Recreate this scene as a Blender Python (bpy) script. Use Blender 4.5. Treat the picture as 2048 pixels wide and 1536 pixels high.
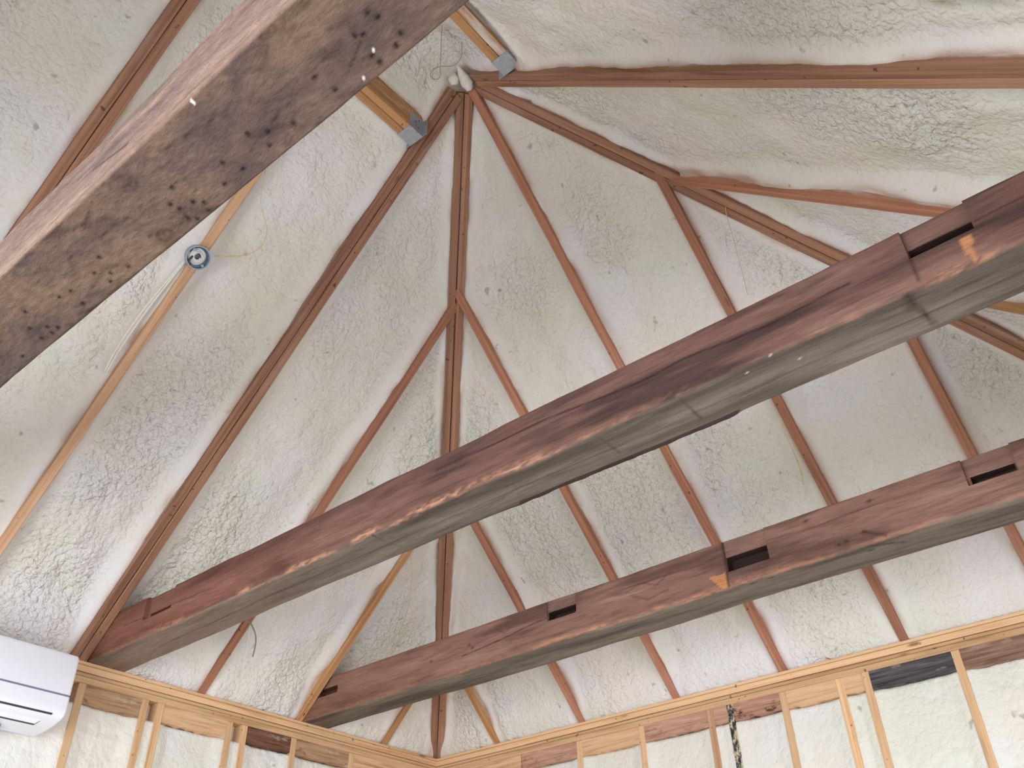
import bpy, math
import numpy as np
from mathutils import Matrix, Vector

for _o in list(bpy.data.objects):
    bpy.data.objects.remove(_o)
SC = bpy.context.scene
COL = SC.collection
Z0 = 3.0                 # height of the wall plates above the floor

# ------------------------------------------------------------------ camera
F_PX = 1748.887
RC = np.array([[-0.0, 0, 0]] * 3)


def rodr(a):
    a = np.array(a, float)
    t = np.linalg.norm(a)
    k = a / t
    K = np.array([[0, -k[2], k[1]], [k[2], 0, -k[0]], [-k[1], k[0], 0]])
    return np.eye(3) + math.sin(t) * K + (1 - math.cos(t)) * K @ K


CAM_AX = (0.5051418629, 1.016000781, -2.075123538)
RW = rodr(CAM_AX)        # rows: image right, image down, forward
cam_data = bpy.data.cameras.new('camera')
cam = bpy.data.objects.new('camera', cam_data)
COL.objects.link(cam)
m = Matrix(((RW[0][0], -RW[1][0], -RW[2][0], 4.1022),
            (RW[0][1], -RW[1][1], -RW[2][1], 3.9365),
            (RW[0][2], -RW[1][2], -RW[2][2], Z0 - 1.4289),
            (0, 0, 0, 1)))
cam.matrix_world = m
cam_data.sensor_width = 36.0
cam_data.lens = 36.0 * F_PX / 2048.0
cam_data.clip_start = 0.05
SC.camera = cam

# ------------------------------------------------------------------ world, daylight
world = bpy.data.worlds.new('daylight')
SC.world = world
world.use_nodes = True
wb = world.node_tree.nodes['Background']
wb.inputs[0].default_value = (0.74, 0.86, 1.0, 1)
wb.inputs[1].default_value = 0.9

SC.view_settings.view_transform = 'Standard'
SC.view_settings.look = 'None'
SC.view_settings.gamma = 1.0
SC.view_settings.use_curve_mapping = False
SC.view_settings.exposure = 0.08


def window_light(name, loc, direction, w, h, power, color):
    ld = bpy.data.lights.new(name, 'AREA')
    ld.shape = 'RECTANGLE'
    ld.size = w
    ld.size_y = h
    ld.energy = power
    ld.color = color
    o = bpy.data.objects.new(name, ld)
    COL.objects.link(o)
    o.location = loc
    o.rotation_euler = Vector(direction).to_track_quat('-Z', 'Y').to_euler()
    return o


DAY = (0.965, 0.985, 1.035)
# daylight through the glazed doors in the end wall and the window in the long wall
window_light('daylight_end_doors', (5.20, 2.28, 1.60), (-1, 0, -0.36), 2.9, 1.9, 136, DAY)
window_light('daylight_long_wall_window', (2.3, 4.50, 1.75), (0, -1, -0.42), 3.2, 1.5, 62, DAY)

# ------------------------------------------------------------------ dimensions
W = 4.57                 # room width between the long walls
AX, AY, AH = 2.335, 2.291, 2.198      # apex of the hips: plan position, height over the plates
H1, H2, H3 = AH / AY, AH / AX, AH / (W - AY)
XE = 5.3                 # end wall

# ------------------------------------------------------------------ helpers


def lin(r, g, b):
    def f(c):
        c /= 255.0
        return c / 12.92 if c <= 0.04045 else ((c + 0.055) / 1.055) ** 2.4
    return np.array([f(r), f(g), f(b)])


_rng = np.random.default_rng(7)
_LAT = _rng.random((256, 256))


def vnoise(x, y, seed=0):
    """smooth value noise, -1..1"""
    x = np.asarray(x, float) + seed * 17.31
    y = np.asarray(y, float) + seed * 9.77
    xi = np.floor(x).astype(int)
    yi = np.floor(y).astype(int)
    fx = x - xi
    fy = y - yi
    fx = fx * fx * (3 - 2 * fx)
    fy = fy * fy * (3 - 2 * fy)
    a = _LAT[xi % 256, yi % 256]
    b = _LAT[(xi + 1) % 256, yi % 256]
    c = _LAT[xi % 256, (yi + 1) % 256]
    d = _LAT[(xi + 1) % 256, (yi + 1) % 256]
    return 2 * ((a * (1 - fx) + b * fx) * (1 - fy) + (c * (1 - fx) + d * fx) * fy) - 1


def fbm(x, y, seed=0, octv=3):
    s = 0
    a = 1.0
    t = 0
    for i in range(octv):
        s = s + a * vnoise(x * 2 ** i, y * 2 ** i, seed + i * 3)
        t += a
        a *= 0.5
    return s / t


def bubbles(x, y, seed=0):
    """rounded cell bumps 0..1 (popcorn surface of sprayed foam)"""
    xi = np.floor(x).astype(int)
    yi = np.floor(y).astype(int)
    best = np.full(x.shape, 9.0)
    for dx in (-1, 0, 1):
        for dy in (-1, 0, 1):
            cx = xi + dx
            cy = yi + dy
            px = cx + _LAT[(cx + seed * 5) % 256, (cy + 31) % 256]
            py = cy + _LAT[(cx + 77) % 256, (cy + seed * 3) % 256]
            d = (x - px) ** 2 + (y - py) ** 2
            best = np.minimum(best, d)
    return np.clip(1 - best * 1.3, 0, 1)


def sstep(a, b, x):
    t = np.clip((x - a) / (b - a), 0, 1)
    return t * t * (3 - 2 * t)


def mesh_obj(name, verts, faces, mat, parent=None, smooth=False, origin=None, cols=None, attr=None):
    verts = np.asarray(verts, float)
    me = bpy.data.meshes.new(name)
    o = bpy.data.objects.new(name, me)
    if origin is not None:
        verts = verts - np.array(origin)
        o.location = origin
    faces = np.asarray(faces) if not isinstance(faces, list) else faces
    if isinstance(faces, np.ndarray):
        nf, k = faces.shape
        me.vertices.add(len(verts))
        me.vertices.foreach_set('co', verts.astype(np.float32).ravel())
        me.loops.add(nf * k)
        me.loops.foreach_set('vertex_index', faces.astype(np.int32).ravel())
        me.polygons.add(nf)
        me.polygons.foreach_set('loop_start', np.arange(0, nf * k, k, dtype=np.int32))
        me.update(calc_edges=True)
    else:
        me.from_pydata([tuple(v) for v in verts], [], faces)
    me.validate()
    if cols is not None:
        ca = me.color_attributes.new('Col', 'FLOAT_COLOR', 'POINT')
        c4 = np.ones((len(verts), 4), np.float32)
        c4[:, :3] = cols
        ca.data.foreach_set('color', c4.ravel())
    if attr is not None:
        for k2, v2 in attr.items():
            fa = me.attributes.new(k2, 'FLOAT', 'POINT')
            fa.data.foreach_set('value', np.asarray(v2, np.float32))
    if smooth:
        me.polygons.foreach_set('use_smooth', np.ones(len(me.polygons), bool))
    if mat is not None:
        me.materials.append(mat)
    COL.objects.link(o)
    if parent is not None:
        o.parent = parent
    return o


def tag(o, label, cat, group=None, kind=None):
    o['label'] = label
    o['category'] = cat
    if group:
        o['group'] = group
    if kind:
        o['kind'] = kind
    return o


def empty(name, loc):
    o = bpy.data.objects.new(name, None)
    o.empty_display_size = 0.1
    COL.objects.link(o)
    o.location = loc
    return o


def box_vf(x0, x1, y0, y1, z0, z1):
    v = [(x0, y0, z0), (x1, y0, z0), (x1, y1, z0), (x0, y1, z0), (x0, y0, z1), (x1, y0, z1), (x1, y1, z1), (x0, y1, z1)]
    f = [(0, 3, 2, 1), (4, 5, 6, 7), (0, 1, 5, 4), (1, 2, 6, 5), (2, 3, 7, 6), (3, 0, 4, 7)]
    return v, f


def merge(parts):
    V = []
    Fc = []
    for v, f in parts:
        n = len(V)
        V += list(v)
        Fc += [tuple(i + n for i in q) for q in f]
    return V, Fc


def bevel(o, w=0.003, seg=2):
    b = o.modifiers.new('bevel', 'BEVEL')
    b.width = w
    b.segments = seg
    b.limit_method = 'ANGLE'
    return o


def tube_vf(pts, r, n=8, closed_ends=True, sub=6):
    """tube along a Catmull-Rom curve through pts"""
    P = [Vector(p) for p in pts]
    if sub > 1 and len(P) > 2:
        Q = []
        for i in range(len(P) - 1):
            p0 = P[max(i - 1, 0)]
            p1 = P[i]
            p2 = P[i + 1]
            p3 = P[min(i + 2, len(P) - 1)]
            for k in range(sub):
                t = k / sub
                Q.append(0.5 * ((2 * p1) + (p2 - p0) * t + (2 * p0 - 5 * p1 + 4 * p2 - p3) * t * t + (-p0 + 3 * p1 - 3 * p2 + p3) * t ** 3))
        Q.append(P[-1])
        P = Q
    V = []
    up = Vector((0.3, 0.2, 0.93))
    for i, p in enumerate(P):
        d = (P[min(i + 1, len(P) - 1)] - P[max(i - 1, 0)]).normalized()
        a = d.cross(up)
        if a.length < 1e-4:
            a = d.cross(Vector((1, 0, 0)))
        a.normalize()
        b = d.cross(a)
        rr = r(i / (len(P) - 1)) if callable(r) else r
        for k in range(n):
            t = 2 * math.pi * k / n
            V.append(tuple(p + a * math.cos(t) * rr + b * math.sin(t) * rr))
    Fc = []
    for i in range(len(P) - 1):
        for k in range(n):
            Fc.append((i * n + k, i * n + (k + 1) % n, (i + 1) * n + (k + 1) % n, (i + 1) * n + k))
    if closed_ends:
        Fc.append(tuple(range(n - 1, -1, -1)))
        Fc.append(tuple((len(P) - 1) * n + k for k in range(n)))
    return V, Fc


# ------------------------------------------------------------------ materials
class NT:
    def __init__(self, name, rough=0.8, spec=0.3):
        self.m = bpy.data.materials.new(name)
        self.m.use_nodes = True
        self.t = self.m.node_tree
        self.n = self.t.nodes
        self.b = self.n['Principled BSDF']
        self.b.inputs['Roughness'].default_value = rough
        self.b.inputs['Specular IOR Level'].default_value = spec
        self.tc = self.n.new('ShaderNodeTexCoord')

    def link(self, a, b):
        self.t.links.new(a, b)

    def mapping(self, scale, src=None, loc=(0, 0, 0)):
        mp = self.n.new('ShaderNodeMapping')
        mp.inputs['Scale'].default_value = scale
        mp.inputs['Location'].default_value = loc
        self.link(src or self.tc.outputs['Object'], mp.inputs[0])
        return mp.outputs[0]

    def noise(self, vec, scale, detail=4, rough=0.55, dist=0.0):
        nn = self.n.new('ShaderNodeTexNoise')
        nn.inputs['Scale'].default_value = scale
        nn.inputs['Detail'].default_value = detail
        nn.inputs['Roughness'].default_value = rough
        nn.inputs['Distortion'].default_value = dist
        self.link(vec, nn.inputs['Vector'])
        return nn.outputs['Fac']

    def ramp(self, fac, stops):
        r = self.n.new('ShaderNodeValToRGB')
        e = r.color_ramp.elements
        while len(e) < len(stops):
            e.new(0.5)
        for i, (p, c) in enumerate(stops):
            e[i].position = p
            c = tuple(c) if hasattr(c, '__len__') else (c, c, c)
            e[i].color = (*c[:3], 1)
        self.link(fac, r.inputs[0])
        return r.outputs[0]

    def mix(self, fac, a, b, mode='MIX'):
        mx = self.n.new('ShaderNodeMix')
        mx.data_type = 'RGBA'
        mx.blend_type = mode
        for s, v in ((mx.inputs[0], fac), (mx.inputs[6], a), (mx.inputs[7], b)):
            if hasattr(v, 'links') or hasattr(v, 'is_linked'):
                self.link(v, s)
            elif hasattr(v, '__len__'):
                s.default_value = (*tuple(v)[:3], 1)
            else:
                s.default_value = v
        return mx.outputs[2]

    def math(self, op, a, b=0.0, clamp=False):
        mm = self.n.new('ShaderNodeMath')
        mm.operation = op
        mm.use_clamp = clamp
        for s, v in ((mm.inputs[0], a), (mm.inputs[1], b)):
            if hasattr(v, 'is_linked'):
                self.link(v, s)
            else:
                s.default_value = v
        return mm.outputs[0]

    def attr(self, name, fac=False):
        a = self.n.new('ShaderNodeAttribute')
        a.attribute_name = name
        return a.outputs['Fac' if fac else 'Color']

    def base(self, c):
        if hasattr(c, 'is_linked'):
            self.link(c, self.b.inputs['Base Color'])
        else:
            self.b.inputs['Base Color'].default_value = (*tuple(c)[:3], 1)

    def bump(self, h, strength=0.5, dist=0.01, prev=None):
        bn = self.n.new('ShaderNodeBump')
        bn.inputs['Strength'].default_value = strength
        bn.inputs['Distance'].default_value = dist
        self.link(h, bn.inputs['Height'])
        if prev is not None:
            self.link(prev, bn.inputs['Normal'])
        self.link(bn.outputs[0], self.b.inputs['Normal'])
        return bn.outputs[0]


def foam_material(name, bright=1.0):
    k = NT(name, rough=0.75, spec=0.25)
    o = k.tc.outputs['Object']
    big = k.noise(o, 1.6, 3)
    c1 = lin(221, 213, 206) * bright
    c2 = lin(215, 212, 201) * bright
    c3 = lin(219, 215, 215) * bright
    a = k.mix(k.ramp(big, [(0.42, 0.0), (0.62, 1.0)]), c1, c2)
    b2 = k.noise(k.mapping((1, 1, 1), loc=(5, 3, 2)), 2.3, 3)
    a = k.mix(k.ramp(b2, [(0.45, 0.0), (0.65, 1.0)]), a, c3)
    rgh = k.attr('rough', True)
    # small torn cells and pits
    pit = k.noise(o, 46, 2, 0.6)
    a = k.mix(k.math('MULTIPLY', k.ramp(pit, [(0.62, 0.0), (0.76, 0.30)]), rgh), a, lin(150, 146, 132))
    spk = k.noise(o, 14, 2, 0.6)
    a = k.mix(k.ramp(spk, [(0.70, 0.0), (0.76, 0.5)]), a, lin(120, 116, 100))
    a = k.mix(1.0, a, k.attr('Col'), 'MULTIPLY')
    k.base(a)
    # popcorn cells in the bump
    dn = k.n.new('ShaderNodeTexNoise')
    dn.inputs['Scale'].default_value = 26
    k.link(o, dn.inputs['Vector'])
    mv = k.n.new('ShaderNodeVectorMath')
    mv.operation = 'MULTIPLY_ADD'
    mv.inputs[1].default_value = (0.03, 0.03, 0.03)
    k.link(dn.outputs['Color'], mv.inputs[0])
    k.link(o, mv.inputs[2])
    hs = None
    for sc_, am in ((50, 1.1), (95, 0.5)):
        vo = k.n.new('ShaderNodeTexVoronoi')
        vo.feature = 'F1'
        vo.inputs['Scale'].default_value = sc_
        k.link(mv.outputs[0], vo.inputs['Vector'])
        dd = k.math('POWER', vo.outputs['Distance'], 2.0)
        h = k.math('MULTIPLY', k.math('SUBTRACT', 1.0, dd), am)
        hs = h if hs is None else k.math('ADD', hs, h)
    n1 = k.noise(o, 18, 3, 0.6)
    hs = k.math('ADD', hs, k.math('MULTIPLY', n1, 1.3))
    hs = k.math('MULTIPLY', hs, rgh)
    k.bump(hs, 0.85, 0.011)
    return k.m


def timber_material(name, c_dark, c_mid, c_light, spray=True, grain=1.0, seedloc=(0, 0, 0)):
    """new sawn timber, grain along local X; overspray of foam where attribute 'spray' is high"""
    k = NT(name, rough=0.7, spec=0.25)
    oi = k.n.new('ShaderNodeObjectInfo')
    add = k.n.new('ShaderNodeVectorMath')
    add.operation = 'ADD'
    sc = k.n.new('ShaderNodeVectorMath')
    sc.operation = 'SCALE'
    k.link(oi.outputs['Random'], sc.inputs[0])
    sc.inputs[3].default_value = 37.0
    k.link(k.tc.outputs['Object'], add.inputs[0])
    k.link(sc.outputs[0], add.inputs[1])
    v = add.outputs[0]
    g = k.noise(k.mapping((1.6, 60, 40), v), 1.0, 4, 0.6, 0.6)
    col = k.ramp(g, [(0.30, c_dark), (0.48, c_mid), (0.66, c_light)])
    g2 = k.noise(k.mapping((0.9, 6, 6), v), 1.0, 3, 0.5)
    col = k.mix(k.ramp(g2, [(0.35, 0.0), (0.7, 0.5)]), col, c_light)
    # knots
    vo = k.n.new('ShaderNodeTexVoronoi')
    vo.inputs['Scale'].default_value = 1.0
    k.link(k.mapping((2.6, 9, 9), v), vo.inputs['Vector'])
    kn = k.ramp(vo.outputs['Distance'], [(0.04, 1.0), (0.10, 0.0)])
    col = k.mix(k.math('MULTIPLY', kn, 0.8), col, np.array(c_dark) * 0.35)
    # brightness differs from board to board
    dots = k.noise(k.mapping((38, 38, 38), v, (2, 5, 1)), 1.0, 1, 0.4)
    col = k.mix(k.ramp(dots, [(0.74, 0.0), (0.77, 0.75)]), col, np.array(c_dark) * 0.3)
    rv = k.ramp(oi.outputs['Random'], [(0.0, 0.84), (1.0, 1.12)])
    col = k.mix(1.0, col, rv, 'MULTIPLY')
    if spray:
        sp = k.attr('spray', True)
        sn = k.noise(k.mapping((7, 30, 30), v), 1.0, 3, 0.55)
        f = k.math('ADD', sp, k.math('MULTIPLY', k.math('SUBTRACT', sn, 0.5), 1.6))
        f = k.ramp(f, [(0.45, 0.0), (1.0, 1.0)])
        col = k.mix(f, col, lin(206, 200, 192))
        # thin mist of foam on the underside, in places
        sm = k.noise(k.mapping((2.2, 12, 12), v, (9, 1, 4)), 1.0, 3, 0.5)
        col = k.mix(k.ramp(sm, [(0.60, 0.0), (0.78, 0.35)]), col, lin(190, 165, 155))
    k.base(col)
    k.bump(g, 0.25 * grain, 0.004)
    return k.m


M = {}
M['foam'] = foam_material('spray_foam')
M['rafter'] = timber_material('rafter_timber', lin(112, 78, 60), lin(144, 103, 81), lin(166, 124, 99))
M['rafter_red'] = timber_material('jack_rafter_timber', lin(128, 84, 66), lin(160, 108, 84), lin(178, 126, 100))
M['pine'] = timber_material('pine_timber', lin(176, 132, 92), lin(212, 170, 126), lin(226, 188, 148), spray=False)
M['pine_mist'] = timber_material('pine_timber_oversprayed', lin(152, 112, 84), lin(190, 148, 114), lin(208, 168, 136))
M['header'] = timber_material('header_timber', lin(130, 90, 56), lin(172, 124, 82), lin(192, 146, 102))


def hewn_material(name):
    k = NT(name, rough=0.85, spec=0.2)
    g = k.noise(k.mapping((46, 4.5, 46)), 1.0, 6, 0.7, 1.2)
    f = k.noise(k.mapping((220, 9, 220)), 1.0, 3, 0.6)
    col = k.mix(1.0, k.attr('Col'), k.ramp(g, [(0.28, 0.72), (0.5, 0.97), (0.74, 1.16)]), 'MULTIPLY')
    col = k.mix(1.0, col, k.ramp(f, [(0.3, 0.86), (0.7, 1.1)]), 'MULTIPLY')
    k.base(col)
    h = k.math('ADD', g, k.math('MULTIPLY', f, 0.4))
    k.bump(h, 0.6, 0.006)
    return k.m


M['hewn'] = hewn_material('old_hewn_oak')


def adzed_material(name):
    k = NT(name, rough=0.85, spec=0.2)
    o = k.tc.outputs['Object']
    g = k.noise(k.mapping((1, 0.55, 1)), 34, 6, 0.72, 0.4)
    f = k.noise(k.mapping((1, 0.35, 1)), 90, 3, 0.6)
    col = k.mix(1.0, k.attr('Col'), k.ramp(g, [(0.28, 0.74), (0.5, 0.95), (0.72, 1.14)]), 'MULTIPLY')
    col = k.mix(1.0, col, k.ramp(f, [(0.3, 0.80), (0.7, 1.16)]), 'MULTIPLY')
    k.base(col)
    k.bump(k.math('ADD', g, k.math('MULTIPLY', f, 0.5)), 0.8, 0.010)
    return k.m


M['adzed'] = adzed_material('old_adzed_oak')


def simple(name, col, rough=0.5, metal=0.0, noise=0.0):
    k = NT(name, rough=rough, spec=0.4)
    k.b.inputs['Metallic'].default_value = metal
    if noise:
        g = k.noise(k.tc.outputs['Object'], 40, 3)
        k.base(k.mix(1.0, col, k.ramp(g, [(0.3, 1 - noise), (0.7, 1 + noise)]), 'MULTIPLY'))
    else:
        k.base(col)
    return k.m


M['zinc'] = simple('galvanised_steel', lin(168, 174, 182), 0.45, 0.55, 0.12)
M['white_plastic'] = simple('white_plastic', lin(236, 238, 246), 0.35, 0, 0.01)
M['slot'] = simple('dark_slot', lin(120, 122, 136), 0.6)
M['slot_dark'] = simple('black_slot', lin(60, 62, 72), 0.6)
M['box_blue'] = simple('blue_grey_plastic', lin(140, 158, 172), 0.4, 0, 0.08)
M['cable_grey'] = simple('grey_cable', lin(214, 212, 208), 0.5, 0, 0.05)
M['cable_white'] = simple('white_cable', lin(222, 218, 208), 0.5, 0, 0.05)
M['string'] = simple('straw_string', lin(206, 182, 120), 0.6, 0, 0.1)
M['string_dull'] = simple('dull_string', lin(150, 140, 108), 0.6, 0, 0.1)
M['wire_grey'] = simple('grey_wire', lin(128, 130, 120), 0.5, 0, 0.1)
M['foam_plain'] = simple('foam_crumb', lin(214, 210, 200), 0.8, 0, 0.08)
M['floor'] = simple('plywood_floor', lin(170, 164, 155), 0.7, 0, 0.1)
M['frame_white'] = simple('white_frame', lin(230, 230, 226), 0.5)

# ------------------------------------------------------------------ roof foam
# plan segments of everything the foam is sprayed against: (x0, y0, x1, y1, half width)
SEG = []
RW1 = 0.019     # half of a single rafter
DW1 = 0.039     # half of a doubled rafter
XS1 = [(0.446, 0), (1.073, 0), (1.690, 0), (AX, 1), (2.893, 0), (3.480, 1)]     # feet on the left wall
YS2 = [(0.484, 0), (1.097, 0), (1.700, 0), (2.297, 0), (2.888, 0), (3.494, 0), (4.09, 0)]   # feet on the right wall
YH1, YH2 = 2.040, 2.608          # the two headers beside the ridge


def base_h(x, y):
    return np.minimum(np.minimum(H1 * y, H2 * x), H3 * (W - y))


def y_on_hip1(x):      # on the hip from the corner, y for given x
    return H2 * x / H1


for x, d in XS1:
    top = min(y_on_hip1(x), AY) if x < AX else (AY if x == AX else YH1)
    SEG.append((x, -0.3, x, top, DW1 if d else RW1))
for x in (AX, 1.085, 1.690, 2.893, 3.480):
    top = W - (H2 * x / H3) if x < AX else (AY if x == AX else YH2)
    SEG.append((x, W + 0.3, x, max(top, AY), DW1 if x in (AX, 3.480) else RW1))
for y, d in YS2:
    top = min(H1 * y, H3 * (W - y)) / H2
    SEG.append((-0.3, y, min(top, AX), y, RW1))
SEG.append((0, 0, AX, AY, DW1))
SEG.append((0, W, AX, AY, DW1))
SEG.append((AX, YH1, 3.48, YH1, 0.038))
SEG.append((AX, YH2, 3.48, YH2, 0.038))
WALLSEG = [(-1, -0.02, 9, -0.02, 0.02), (-0.02, -1, -0.02, 6, 0.02), (-1, W + 0.02, 9, W + 0.02, 0.02)]


def seg_dist(x, y, s):
    x0, y0, x1, y1, hw = s
    dx, dy = x1 - x0, y1 - y0
    L2 = dx * dx + dy * dy
    t = np.clip(((x - x0) * dx + (y - y0) * dy) / L2, 0, 1)
    return np.hypot(x - (x0 + t * dx), y - (y0 + t * dy)) - hw


def build_roof_foam():
    fine_x = np.arange(-0.06, 4.3, 0.0085)
    xs = np.concatenate([fine_x, np.arange(4.32, XE + 0.05, 0.03)])
    ys = np.arange(-0.06, W + 0.07, 0.0085)
    X, Y = np.meshgrid(xs, ys, indexing='ij')
    n = X.shape
    D = np.full(n, 9.0)
    for s in SEG:
        D = np.minimum(D, seg_dist(X, Y, s))
    DWl = np.full(n, 9.0)
    for s in WALLSEG:
        DWl = np.minimum(DWl, seg_dist(X, Y, s))
    hb = base_h(X, Y)
    # the foam meets the timber a little above its lower edge, with a smooth flank up to the popcorn field
    edge = np.clip(0.032 + 0.030 * fbm(X * 4.5, Y * 4.5, 1, 3) + 0.004 * fbm(X * 30, Y * 30, 2, 2), 0.006, 0.06)
    flank = 0.075 + 0.035 * fbm(X * 3, Y * 3, 4, 2)
    mid = 0.078 + 0.044 * fbm(X * 2.6, Y * 2.6, 9, 3)
    t = sstep(0.0, 1.0, D / flank)
    d = edge + (mid - edge) * t
    d = np.where(D < 0.0, np.maximum(edge, 0.02), d)
    tw = sstep(0.0, 0.14, DWl)
    d = d * tw + 0.011 * (1 - tw)
    # popcorn: patches of it, fading out on the flanks
    patch = sstep(-0.25, 0.35, fbm(X * 2.1, Y * 2.1, 21, 3)) * 0.7 + 0.3
    fieldmask = sstep(0.35, 1.0, D / flank)
    wx = X + 0.01 * fbm(X * 20, Y * 20, 31, 2)
    wy = Y + 0.01 * fbm(X * 20, Y * 20, 35, 2)
    pop = bubbles(wx * 36, wy * 36 * 1.25, 3) * 0.6 + bubbles(wx * 62, wy * 80, 5) * 0.4
    amp = 0.016 * patch * fieldmask + 0.0008
    lump = fbm(X * 9, Y * 9, 41, 3)
    d = d - amp * (pop - 0.4) - 0.013 * lump * fieldmask
    # crevices where two passes of foam met
    crev = np.abs(fbm(X * 1.7 + 3, Y * 1.7, 51, 3))
    crevm = np.exp(-(crev / 0.012) ** 2) * fieldmask * sstep(0.0, 0.4, fbm(X * 2.3, Y * 2.3, 57, 2))
    d = d + 0.0 * crevm
    z = hb + d * 1.386
    z = np.where(DWl < 0.0, np.maximum(z, -0.012), z)
    z = np.minimum(z, AH + 0.02 + 0.02 * fbm(X * 6, Y * 6, 61, 2))
    # hollow between the two headers, and the gap left along the outer side of the upper one
    well = sstep(AX + 0.03, AX + 0.09, X) * ((Y > YH1) & (Y < YH2 + 0.02))
    z = np.where(well > 0, np.maximum(z, z * (1 - well) + well * (2.075 + 0.03 * fbm(X * 5, Y * 5, 63, 3) - 0.012 * (pop - 0.4))), z)
    gapm = sstep(AX + 0.05, AX + 0.08, X) * sstep(YH2 + 0.02, YH2 + 0.03, Y) * (1 - sstep(0.066, 0.076, Y - YH2 + 0.006 * fbm(X * 40, Y * 0, 65, 3)))
    z = z + 0.06 * gapm
    col = np.ones(n + (3,))
    # yellow-green fresh foam deep in the bays, dark pockets
    deep = sstep(0.3, 0.75, fbm(X * 4, Y * 4, 71, 3) * 0.5 + 0.5) * fieldmask
    col *= (1 - deep[..., None] * (1 - np.array([0.95, 0.965, 0.90])))
    # the foam thins out over the timber and lets its brown show through
    thin = np.exp(-(np.maximum(D, 0) / 0.018) ** 2) * sstep(-0.35, 0.4, fbm(X * 6, Y * 6, 91, 3)) * 0.85
    col = col * (1 - thin[..., None]) + thin[..., None] * np.array([0.62, 0.42, 0.34])
    for (px, py, rx, ry, ang) in ((2.53, 4.10, 0.016, 0.07, 0.5), (2.515, 4.06, 0.008, 0.03, 0.3), (2.56, 4.02, 0.012, 0.012, 0), (2.545, 2.42, 0.006, 0.02, 0.4)):
        u = (X - px) * math.cos(ang) + (Y - py) * math.sin(ang)
        v = -(X - px) * math.sin(ang) + (Y - py) * math.cos(ang)
        g = np.exp(-((u / rx) ** 2 + (v / ry) ** 2)) * (0.8 + 0.4 * fbm(X * 40, Y * 40, 81, 2))
        g = np.clip(g, 0, 1)[..., None]
        col = col * (1 - g) + col * g * np.array([0.40, 0.40, 0.30])
        z = z + 0.03 * g[..., 0]
    V = np.stack([X.ravel(), Y.ravel(), z.ravel() + Z0], 1)
    i = np.arange(n[0] - 1)[:, None] * n[1] + np.arange(n[1] - 1)[None, :]
    F = np.stack([i, i + 1, i + 1 + n[1], i + n[1]], -1).reshape(-1, 4)
    rough = (0.15 + 0.85 * patch * fieldmask)
    o = mesh_obj('ceiling', V, F, M['foam'], smooth=True, cols=col.reshape(-1, 3), attr={'rough': rough.ravel()})
    o['kind'] = 'structure'
    return o


build_roof_foam()


# ------------------------------------------------------------------ walls
def wall_grid(name, axis, at, a0, a1, sign, studs, z_fine=-0.75, seed=0):
    """sprayed wall: axis 'x' = the wall runs along x (left wall, y = at), 'y' = along y (right wall)"""
    A = np.arange(a0, a1 + 0.01, 0.009)
    Zs = np.concatenate([np.linspace(-Z0, z_fine - 0.05, 26), np.arange(z_fine, 0.02, 0.009)])
    P, Q = np.meshgrid(A, Zs, indexing='ij')
    D = np.full(P.shape, 9.0)
    for s in studs:
        D = np.minimum(D, np.abs(P - s) - 0.018)
    edge = 0.006 + 0.004 * fbm(P * 12, Q * 12, seed + 1, 2)
    mid = 0.022 + 0.012 * fbm(P * 4, Q * 4, seed + 3, 3)
    t = sstep(0, 0.07, D)
    d = edge + (mid - edge) * t
    pop = bubbles(P * 30, Q * 30, 7)
    d = d + 0.06 * sstep(-0.176, -0.168, Q)
    amp = 0.002 + 0.005 * sstep(-0.1, 0.4, fbm(P * 2.5, Q * 2.5, seed + 5, 2))
    d = d - amp * (pop - 0.4) * t
    n = P.shape
    off = at - sign * d
    V = np.stack([P.ravel(), off.ravel(), Q.ravel() + Z0], 1) if axis == 'x' else np.stack([off.ravel(), P.ravel(), Q.ravel() + Z0], 1)
    i = np.arange(n[0] - 1)[:, None] * n[1] + np.arange(n[1] - 1)[None, :]
    F = np.stack([i, i + 1, i + 1 + n[1], i + n[1]], -1).reshape(-1, 4)
    cols = np.ones((V.shape[0], 3)) * np.array([1.04, 1.07, 1.03])
    o = mesh_obj(name, V, F, M['foam'], smooth=True, cols=cols, attr={'rough': np.full(V.shape[0], 0.22)})
    o['kind'] = 'structure'
    return o


STUD_L = [2.281, 1.968, 1.887, 1.496, 1.406, 1.090, 0.684]
STUD_R = [1.070, 1.470, 1.877, 1.988, 2.270, 2.552, 2.677, 3.078, 3.49, 3.90]
wall_grid('wall_left', 'x', 0.0, -0.03, 4.4, 1, STUD_L, seed=2)
wall_grid('wall_right', 'y', 0.0, -0.03, W, 1, STUD_R, seed=9)


def plain_struct(name, parts, mat):
    v, f = merge([box_vf(*p) for p in parts])
    o = mesh_obj(name, v, f, mat)
    o['kind'] = 'structure'
    return o


def white_cols(o):
    me = o.data
    ca = me.color_attributes.new('Col', 'FLOAT_COLOR', 'POINT')
    for d in ca.data:
        d.color = (1, 1, 1, 1)
    return o


plain_struct('floor', [(-0.1, XE + 0.1, -0.1, W + 0.1, -0.1, 0.0)], M['floor'])
# rest of the left wall, out of the picture
white_cols(plain_struct('wall_left_rear', [(4.4, XE, -0.12, -0.01, 0, Z0)], M['foam']))
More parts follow.
